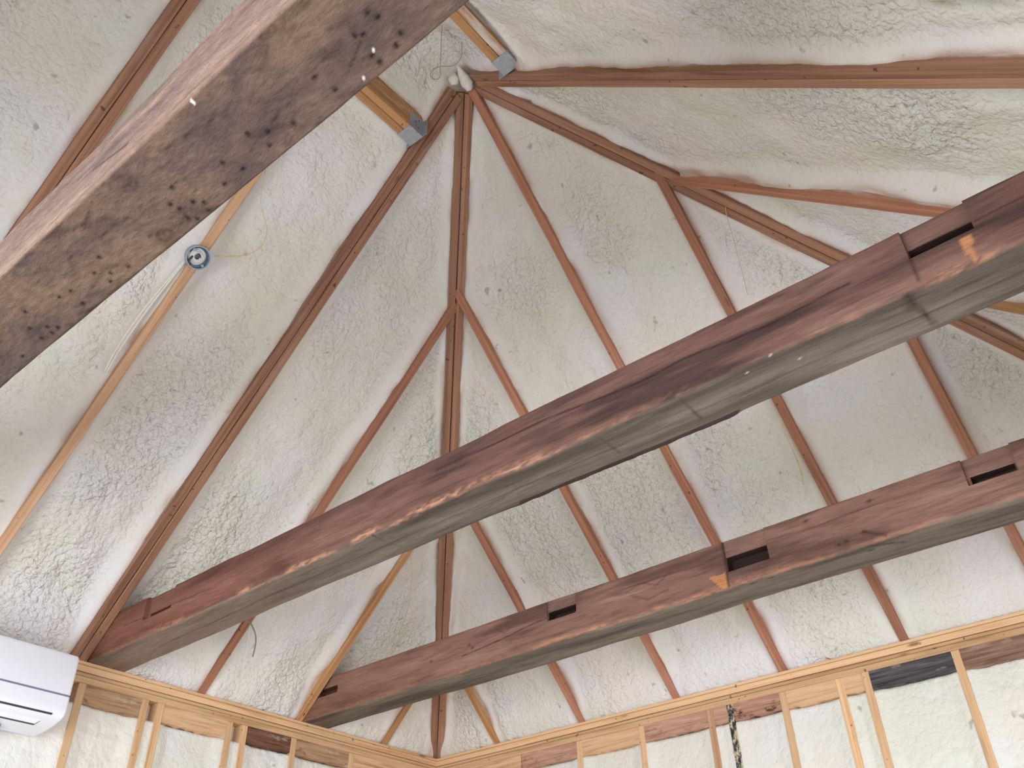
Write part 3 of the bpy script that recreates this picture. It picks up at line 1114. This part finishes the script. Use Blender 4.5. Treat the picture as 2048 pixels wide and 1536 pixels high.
def col_b3(T, Z, U, FF, CUT, wd, h):
    c = reddish(T, Z, U, FF, CUT, wd, h, 13, lin(138, 103, 91), lin(104, 77, 68), lin(158, 123, 110), lin(112, 99, 88), lin(84, 74, 66), lin(132, 118, 104), lin(196, 138, 102),
                lambda t: 0.45 + 0.6 * np.exp(-((t - 1.9) / 0.4) ** 2) + 0.4 * np.exp(-((t - 2.5) / 0.2) ** 2))
    near = (FF == 0).astype(float)
    c = blend(c, near * (1 - sstep(0.2, 1.2, T)) * 0.3, lin(134, 88, 66))
    c = blend(c, np.clip(near * line_mask(T, Z, [(1.15, 0.075), (1.41, 0.095), (1.672, 0.126)], 0.003), 0, 1) * 0.85, lin(54, 36, 32))
    c = blend(c, np.clip(near * line_mask(T, Z, [(2.0, 0.14), (2.46, 0.133), (2.57, 0.14)], 0.003), 0, 1) * 0.6, lin(60, 40, 36))
    c = blend(c, np.clip(near * line_mask(T, Z, [(2.765, 0.142), (2.955, 0.13), (3.1, 0.136), (3.5, 0.137)], 0.0028), 0, 1) * 0.5, lin(66, 46, 40))
    c = blend(c, near * seg_mask(T, Z, (2.573, 0.2), (2.572, 0.0), 0.0028) * 0.9, lin(44, 32, 30))
    c = blend(c, near * ((T > 2.49) & (T < 2.570) & (Z > 0.015 + 1.1 * (2.535 - T)) & (Z < 0.068 + 0.01 * fbm(T * 30, T * 0, 2, 2))) * 0.75, lin(206, 138, 90))
    for (t, z) in ((3.03, 0.03), (3.06, 0.035), (3.13, 0.05), (2.93, 0.165), (3.18, 0.16), (1.2, 0.12), (1.22, 0.10), (0.95, 0.10), (3.9, 0.12)):
        c = blend(c, near * np.exp(-(((T - t) / 0.010) ** 2 + ((Z - z) / 0.006) ** 2)) * 0.85, lin(40, 28, 24))
    c = blend(c, near * seg_mask(T, Z, (3.13, 0.05), (3.20, 0.012), 0.006) * 0.7, lin(60, 42, 34))
    # branching beetle tracks
    for (p0, p1) in (((2.10, 0.12), (2.18, 0.14)), ((2.18, 0.14), (2.25, 0.11)), ((2.12, 0.10), (2.20, 0.06)), ((2.25, 0.11), (2.33, 0.15)), ((2.2, 0.06), (2.3, 0.075)), ((1.36, 0.16), (1.42, 0.12)), ((1.42, 0.12), (1.5, 0.15))):
        c = blend(c, near * seg_mask(T, Z, p0, p1, 0.0035) * 0.6, lin(86, 54, 46))
    bt = (FF == 3).astype(float)
    for (t, u) in ((2.66, 0.17), (2.74, 0.172), (3.12, 0.14), (3.2, 0.15)):
        c = blend(c, bt * np.exp(-(((T - t) / 0.013) ** 2 + ((U - u) / 0.005) ** 2)) * 0.9, lin(30, 24, 22))
    c = blend(c, bt * seg_mask(T, U, (3.13, 0.18), (3.24, 0.12), 0.006) * 0.7, lin(56, 44, 36))
    return c


HOLES = [(3.551, 2.974), (3.571, 2.922), (3.594, 2.889), (3.548, 2.898), (3.583, 2.794), (3.547, 2.812), (3.547, 2.752), (3.612, 2.662), (3.588, 2.62), (3.568, 2.624), (3.561, 2.662), (3.546, 2.678), (3.527, 2.666), (3.544, 2.616), (3.528, 2.628), (3.591, 3.083), (3.598, 3.257), (3.615, 3.249), (3.551, 3.266), (3.54, 3.243), (3.6, 3.201), (3.592, 3.214), (3.553, 3.195), (3.535, 3.197), (3.549, 3.091), (3.601, 2.364), (3.582, 2.309), (3.557, 2.336), (3.543, 2.312), (3.543, 2.386), (3.586, 2.214), (3.592, 2.173), (3.546, 2.196), (3.618, 2.064), (3.583, 2.015), (3.557, 2.051), (3.539, 2.069), (3.539, 2.04), (3.545, 2.001), (3.541, 1.898)]


def col_b1(T, Z, U, FF, CUT, wd, h):
    n = T.shape
    XX = U + 3.515
    bot = np.ones(n + (3,)) * lin(104, 84, 74)
    wx = fbm(T * 5, U * 5, 61, 2)
    p = fbm(T * 5 + wx, U * 9 + wx, 63, 4)
    bot = blend(bot, sstep(0.0, 0.35, p) * 0.7, lin(82, 68, 67))
    bot = blend(bot, sstep(0.1, 0.45, -p) * 0.6, lin(124, 100, 80))
    q = fbm(T * 9, U * 40 + T * 12, 67, 3)
    bot = blend(bot, sstep(0.2, 0.6, q) * 0.6, lin(60, 46, 42))
    bot = blend(bot, sstep(0.45, 0.75, -q) * 0.5, lin(140, 116, 96))
    for (x, t, rx, rt) in ((3.703, 3.09, 0.012, 0.028), (3.545, 2.535, 0.018, 0.03), (3.667, 2.60, 0.012, 0.03)):
        r = np.sqrt(((XX - x) / rx) ** 2 + ((T - t) / rt) ** 2)
        ringm = np.exp(-(r / 1.1) ** 2) * (0.75 + 0.35 * np.cos(r * 9))
        bot = blend(bot, np.clip(ringm, 0, 1) * 0.8, lin(48, 36, 32))
    for (x, t, rx, rt) in ((3.60, 2.96, 0.035, 0.10), (3.58, 3.22, 0.045, 0.12), (3.64, 2.42, 0.03, 0.08), (3.56, 2.63, 0.03, 0.06), (3.55, 2.05, 0.04, 0.1)):
        bot = blend(bot, np.exp(-(((XX - x) / rx) ** 2 + ((T - t) / rt) ** 2)) * 0.55, lin(66, 54, 56))
    for (p0, p1) in (((2.72, 0.165), (2.88, 0.14)), ((2.5, 0.05), (2.62, 0.02)), ((2.95, 0.12), (3.07, 0.17)), ((2.86, 0.05), (3.02, 0.075)), ((2.3, 0.13), (2.52, 0.11)), ((2.56, 0.11), (2.75, 0.09)), ((2.60, 0.03), (2.66, 0.06)), ((2.64, 0.035), (2.70, 0.065)), ((2.2, 0.03), (2.33, 0.06)), ((3.1, 0.03), (3.2, 0.07)), ((2.42, 0.16), (2.5, 0.18))):
        bot = blend(bot, seg_mask(T, U + 0.004 * fbm(T * 18, T * 0, 6, 2), p0, p1, 0.0024) * (0.5 + 0.6 * fbm(T * 30, U * 30, 4, 2)).clip(0, 1), lin(44, 32, 28))
    bot = blend(bot, np.exp(-(((XX - 3.534) / 0.012) ** 2 + ((T - 2.935) / 0.03) ** 2)) * 0.8 * sstep(-0.3, 0.3, fbm(T * 40, U * 60, 8, 2)), lin(160, 130, 106))
    for (x, t) in HOLES:
        bot = blend(bot, np.clip(1.5 * np.exp(-(((XX - x) / 0.0042) ** 2 + ((T - t) / 0.0055) ** 2)), 0, 1), lin(20, 14, 14))
    for (x, t) in ((3.559, 3.206), (3.532, 3.15), (3.711, 2.945), (3.704, 2.869)):
        bot = blend(bot, (np.hypot(XX - x, (T - t) * 1.2) < 0.0032).astype(float), lin(235, 235, 235))
    side = np.ones(n + (3,)) * lin(164, 138, 126)
    g = fbm(T * 3, Z * 22, 71, 4)
    side = blend(side, sstep(0.0, 0.5, g) * 0.8, lin(140, 118, 114))
    side = blend(side, sstep(0.1, 0.5, -g) * 0.7, lin(186, 162, 146))
    side = blend(side, np.exp(-(Z / 0.02) ** 2) * 0.5 + (FF == 3) * 0.4, lin(134, 108, 94))  # side colour darkened towards the lower arris, offsetting the strong light there
    side = blend(side, seg_mask(T, Z, (2.50, 0.085), (2.64, 0.055), 0.004) * 0.85, lin(60, 46, 42))
    side = blend(side, np.exp(-(((T - 2.55) / 0.06) ** 2 + ((Z - 0.11) / 0.02) ** 2)) * 0.5, lin(110, 96, 100))
    isb = (FF == 3) * (U < wd - 0.006)
    c = np.where(isb[..., None], bot, side)
    c = np.where(((FF == 2))[..., None], bot, c)
    return c


B2CUTS = [(3.747, 3.902, 0.092, 0.20, 0.014), (3.749, 3.900, 0.093, 0.126, 0.075), (0.405, 0.62, 0.084, 0.20, 0.022), (0.43, 0.59, 0.086, 0.114, 0.06)]
B3CUTS = [(2.575, 2.758, 0.065, 0.205, 0.010), (2.578, 2.756, 0.066, 0.127, 0.05),
          (3.515, 3.680, 0.092, 0.205, 0.022), (3.527, 3.670, 0.093, 0.130, 0.06),
          (1.673, 1.835, 0.110, 0.205, 0.012), (1.676, 1.828, 0.108, 0.148, 0.055),
          (0.09, 0.262, 0.104, 0.205, 0.012), (0.11, 0.260, 0.106, 0.146, 0.05)]
hewn_beam('tie_beam', 3.515, 3.715, 0.215, 'large dark worm-holed beam crossing the upper left corner, with a pale narrow side', [], col_b1, wob=0.006, seed=1, cr=(0.004, 0.013), mat='adzed')
hewn_beam('tie_beam', 2.105, 2.291, 0.192, 'reddish old beam across the middle with orange scuffed lower edge and mortise at its right end', B2CUTS, col_b2, wob=0.005, seed=4, lip=(2.16, 3.175, 0.007))
hewn_beam('tie_beam', 0.857, 1.052, 0.203, 'lowest old reddish beam with four square mortises along its side', B3CUTS, col_b3, wob=0.005, seed=8)


# ------------------------------------------------------------------ air conditioner
def air_conditioner():
    x0, x1 = 2.420, 3.23
    e = empty('air_conditioner', (x0, 0.0, Z0 - 0.35))
    tag(e, 'white wall-mounted air conditioner cut off at the lower left edge', 'air conditioner')
    prof = [(0.008, -0.060), (0.190, -0.056), (0.206, -0.062), (0.213, -0.075), (0.2235, -0.2285), (0.2165, -0.2300), (0.2165, -0.2345), (0.2240, -0.236),
            (0.2285, -0.290), (0.226, -0.304), (0.219, -0.315), (0.204, -0.3255), (0.150, -0.340), (0.080, -0.349), (0.008, -0.352)]
    n = 8
    V = []
    # rounded right end: sections shrink towards the end
    secs = [(0.0, 0.012), (0.002, 0.006), (0.006, 0.002), (0.012, 0.0), (x1 - x0, 0.0)]
    cy, cz = 0.11, -0.2
    for (dx, ins) in secs:
        for (y, z) in prof:
            vy, vz = y - cy, z - cz
            L = math.hypot(vy, vz)
            yy = y - ins * vy / L if y > 0.01 else y
            V.append((x0 + dx, yy, z - ins * vz / L + Z0))
    k = len(prof)
    Fc = []
    for i in range(len(secs) - 1):
        for j in range(k):
            Fc.append((i * k + j, (i + 1) * k + j, (i + 1) * k + (j + 1) % k, i * k + (j + 1) % k))
    Fc.append(tuple(range(k)))
    Fc.append(tuple((len(secs) - 1) * k + j for j in range(k - 1, -1, -1)))
    org = Vector(e.location)
    body = mesh_obj('casing', np.array(V) - np.array(org), Fc, M['white_plastic'], parent=e, smooth=True)
    es = body.modifiers.new('split', 'EDGE_SPLIT')
    es.split_angle = math.radians(38)
    # dark reveal below the front panel
    v, f = box_vf(x0 + 0.008, x1, 0.2155, 0.2248, -0.2362 + Z0, -0.2290 + Z0)
    mesh_obj('panel_gap', np.array(v) - np.array(org), f, M['slot'], parent=e)
    # air flap on the underside, with its dark outlet gap
    A = np.array([0.2235, -0.311])
    B = np.array([0.140, -0.3435])
    nrm = np.array([B[1] - A[1], -(B[0] - A[0])])
    nrm = nrm / np.linalg.norm(nrm)
    if nrm[1] > 0:
        nrm = -nrm

    def strip(name, a, b, off0, off1, xa, xb, mat, xs=0.0):
        p = [a + nrm * off0, b + nrm * off0, b + nrm * off1, a + nrm * off1]
        V = []
        for s, xx in ((0, xa), (1, xb)):
            for q in range(4):
                extra = xs if (s == 0 and q in (1, 2)) else 0
                V.append((xx + extra - org.x, p[q][0] - org.y, p[q][1] + Z0 - org.z))
        Fq = [(0, 1, 2, 3), (7, 6, 5, 4), (0, 4, 5, 1), (1, 5, 6, 2), (2, 6, 7, 3), (3, 7, 4, 0)]
        return mesh_obj(name, V, Fq, mat, parent=e)

    gap = strip('outlet_gap', A, B, -0.004, 0.0030, x0 + 0.055, x1 - 0.05, M['slot_dark'], 0.026)
    fl = strip('air_flap', A + (B - A) * 0.075, B - (B - A) * 0.12, 0.0, 0.0038, x0 + 0.0585, x1 - 0.053, M['white_plastic'], 0.024)
    # drain spigot and line set below
    v, f = tube_vf([(2.66, 0.06, Z0 - 0.345), (2.655, 0.062, Z0 - 0.375), (2.70, 0.05, Z0 - 0.40), (2.86, 0.03, Z0 - 0.42)], 0.016, 12)
    mesh_obj('drain_hose', np.array(v) - np.array(org), f, M['white_plastic'], parent=e, smooth=True)
    v, f = box_vf(2.600, 2.66, 0.02, 0.08, Z0 - 0.372, Z0 - 0.349)
    mesh_obj('pipe_bracket', np.array(v) - np.array(org), f, M['slot'], parent=e)
    return e


air_conditioner()


# ------------------------------------------------------------------ junction box with coiled cable
def junction_box():
    # stands off the underside of the rafter at x=2.893, axis square to the slope
    nrm = Vector((0, H1, -1)).normalized()
    c = Vector((2.905, 1.303, H1 * 1.303 + Z0 - 0.001))
    e = empty('junction_box', c)
    zz = nrm
    xx = Vector((1, 0, 0))
    yy = zz.cross(xx)
    mm = Matrix.Identity(4)
    for i in range(3):
        mm[i][0] = xx[i]
        mm[i][1] = yy[i]
        mm[i][2] = zz[i]
        mm[i][3] = c[i]
    e.matrix_world = mm
    tag(e, 'round blue-grey electrical box with coiled cable hanging on the pale rafter', 'junction box')
    R, h, t = 0.049, 0.036, 0.003
    prof = [(0.0, 0.0), (R, 0.0), (R, h - 0.004), (R + 0.002, h - 0.004), (R + 0.002, h), (R - t, h), (R - t, t), (0.0, t)]
    N = 48
    V = []
    for (r, z) in prof:
        for k in range(N):
            a = 2 * math.pi * k / N
            V.append((r * math.cos(a), r * math.sin(a), z))
    Fc = []
    for i in range(len(prof) - 1):
        for k in range(N):
            Fc.append((i * N + k, i * N + (k + 1) % N, (i + 1) * N + (k + 1) % N, (i + 1) * N + k))
    mesh_obj('box_shell', V, Fc, M['box_blue'], parent=e)
    # screw ears
    parts = []
    for a in (2.6, 5.7):
        cx, cy = 0.038 * math.cos(a), 0.038 * math.sin(a)
        pts = [(cx, cy, t), (cx, cy, h - 0.002)]
        v, f = tube_vf(pts, 0.006, 12, sub=1)
        mesh_obj('screw_post', v, f, M['box_blue'], parent=e)
    # coil of cable
    pts = []
    for i in range(70):
        a = i * 0.32
        r = 0.037 - 0.00033 * i
        pts.append((0.004 + r * math.cos(a) * 0.92, -0.002 + r * math.sin(a), 0.018 + 0.0002 * i + 0.002 * math.sin(i * 0.7)))
    v, f = tube_vf(pts, 0.0042, 8, sub=2)
    mesh_obj('cable_coil', v, f, M['cable_grey'], parent=e, smooth=True)
    v, f = tube_vf([(0.022, 0.006, 0.03), (0.026, 0.03, 0.034), (0.016, 0.038, 0.038), (0.012, 0.042, 0.030)], 0.004, 8, sub=6)
    mesh_obj('cable_end', v, f, M['slot_dark'], parent=e, smooth=True)
    return e


junction_box()


# ------------------------------------------------------------------ strings, cables, crumbs
def strand(name, pts, r, mat, label, cat, group=None):
    pts = [(p[0], p[1], p[2] + Z0) for p in pts]
    v, f = tube_vf(pts, r, 8, sub=8)
    o = mesh_obj(name, v, f, mat, smooth=True, origin=pts[0])
    tag(o, label, cat, group)
    return o


strand('string', [(2.871, 1.639, 1.62), (2.819, 1.563, 1.50), (2.775, 1.530, 1.462), (2.725, 1.497, 1.435), (2.700, 1.455, 1.394), (2.706, 1.423, 1.364), (2.740, 1.385, 1.328), (2.790, 1.357, 1.302), (2.841, 1.334, 1.28)],
       lambda t: 0.0014 if t < 0.78 else 0.0026, M['string'], 'yellow string curling down to the round junction box', 'string', 'loose strings')
strand('string', [(2.652, 2.445, 2.22), (2.61, 2.40, 2.15), (2.561, 2.351, 2.12), (2.500, 2.290, 2.12), (2.469, 2.262, 2.12), (2.463, 2.240, 2.12), (2.478, 2.225, 2.12), (2.500, 2.228, 2.12), (2.511, 2.250, 2.12), (2.504, 2.291, 2.12), (2.480, 2.320, 2.12), (2.467, 2.342, 2.12), (2.470, 2.375, 2.12), (2.490, 2.412, 2.13), (2.560, 2.464, 2.20)],
       0.0017, M['string_dull'], 'dull string looping in the foam just above the roof peak', 'string', 'loose strings')
strand('string', [(1.062, 0.763, 0.80), (0.985, 0.712, 0.682), (0.933, 0.658, 0.631), (0.890, 0.610, 0.580), (0.856, 0.560, 0.537), (0.830, 0.505, 0.482), (0.811, 0.453, 0.434)],
       lambda t: 0.0012 if t < 0.5 else 0.0024, M['string'], 'straw yellow string hanging between middle and lowest beams, left of the corner hip', 'string', 'loose strings')
strand('string', [(1.600, 3.118, 1.53), (1.569, 3.105, 1.476), (1.503, 3.070, 1.415), (1.44, 3.052, 1.355), (1.376, 3.032, 1.295), (1.31, 3.012, 1.232), (1.248, 2.990, 1.175)],
       0.0014, M['string'], 'thin straw string hanging over the right hip rafter', 'string', 'loose strings')
strand('string', [(0.88, 2.872, 0.86), (0.851, 2.862, 0.801), (0.800, 2.853, 0.752), (0.746, 2.846, 0.702), (0.700, 2.842, 0.658), (0.665, 2.836, 0.626), (0.630, 2.826, 0.592), (0.606, 2.814, 0.57)],
       lambda t: 0.0016 if t < 0.5 else 0.0028, M['string'], 'straw string with white tip hanging beside a red rafter at centre right', 'string', 'loose strings')
strand('wire', [(1.80, 0.33, 0.40), (1.761, 0.310, 0.297), (1.700, 0.300, 0.290), (1.668, 0.295, 0.284), (1.61, 0.262, 0.252), (1.577, 0.225, 0.216), (1.555, 0.185, 0.177)],
       0.0035, M['wire_grey'], 'grey wire loop hanging below the left end of the middle beam', 'wire')
strand('wire', [(1.70, 0.318, 0.312), (1.655, 0.268, 0.262), (1.616, 0.21, 0.205), (1.575, 0.15, 0.146), (1.545, 0.10, 0.098)],
       0.0026, M['cable_white'], 'pale wire lying on the foam under the left end of the middle beam', 'wire')
strand('wire', [(0.690, 1.137, 0.735), (0.640, 1.150, 0.690), (0.600, 1.160, 0.652), (0.561, 1.168, 0.612)],
       0.0018, M['wire_grey'], 'thin dark wire on the foam between the two lower beams, right one of two', 'wire')
strand('wire', [(0.686, 1.105, 0.728), (0.640, 1.118, 0.688), (0.583, 1.133, 0.636)],
       0.0015, M['wire_grey'], 'thin dark wire on the foam between the two lower beams, left one of two', 'wire')
for k, lb in ((0, 'white cable stapled along the pale rafter below the junction box, outer one'), (1, 'white cable stapled along the pale rafter below the junction box, inner one')):
    dx = 0.045 - 0.016 * k
    pp = [(2.893 + 0.028 + dx * s, y, H1 * y + 0.012) for y, s in ((0.86, 0.55), (0.93, 0.8), (1.02, 0.85), (1.10, 0.75), (1.19, 0.5), (1.27, 0.25))]
    strand('cable', pp, 0.0045, M['cable_white'], lb, 'cable')


def blob(name, pts, label, cat, seed):
    v, f = tube_vf([(p[0], p[1], p[2] + Z0) for p in pts], lambda t: 0.008 + 0.020 * math.sin(min(1, t * 1.15) * math.pi * 0.78) ** 2 * (1 if t < 0.93 else 0.55), 14, sub=6)
    v = np.array(v)
    nn = vnoise(v[:, 0] * 90 + v[:, 2] * 50, v[:, 1] * 90, seed)
    ctr = v.mean(0)
    v = v + (0.003 * nn)[:, None] * ((v - ctr) / (np.linalg.norm(v - ctr, axis=1)[:, None] + 1e-6))
    o = mesh_obj(name, v, f, M['foam_plain'], smooth=True, origin=(pts[0][0], pts[0][1], pts[0][2] + Z0))
    tag(o, label, cat)
    return o


blob('foam_drip', [(2.425, 2.325, 2.185), (2.395, 2.322, 2.165), (2.362, 2.318, 2.150), (2.335, 2.312, 2.140), (2.318, 2.303, 2.132)], 'white hardened foam drip hanging from the roof peak', 'foam drip', 4)
blob('foam_drip', [(2.41, 2.285, 2.190), (2.395, 2.275, 2.168), (2.378, 2.262, 2.150)], 'small greyish foam lump beside the drip at the roof peak', 'foam drip', 6)
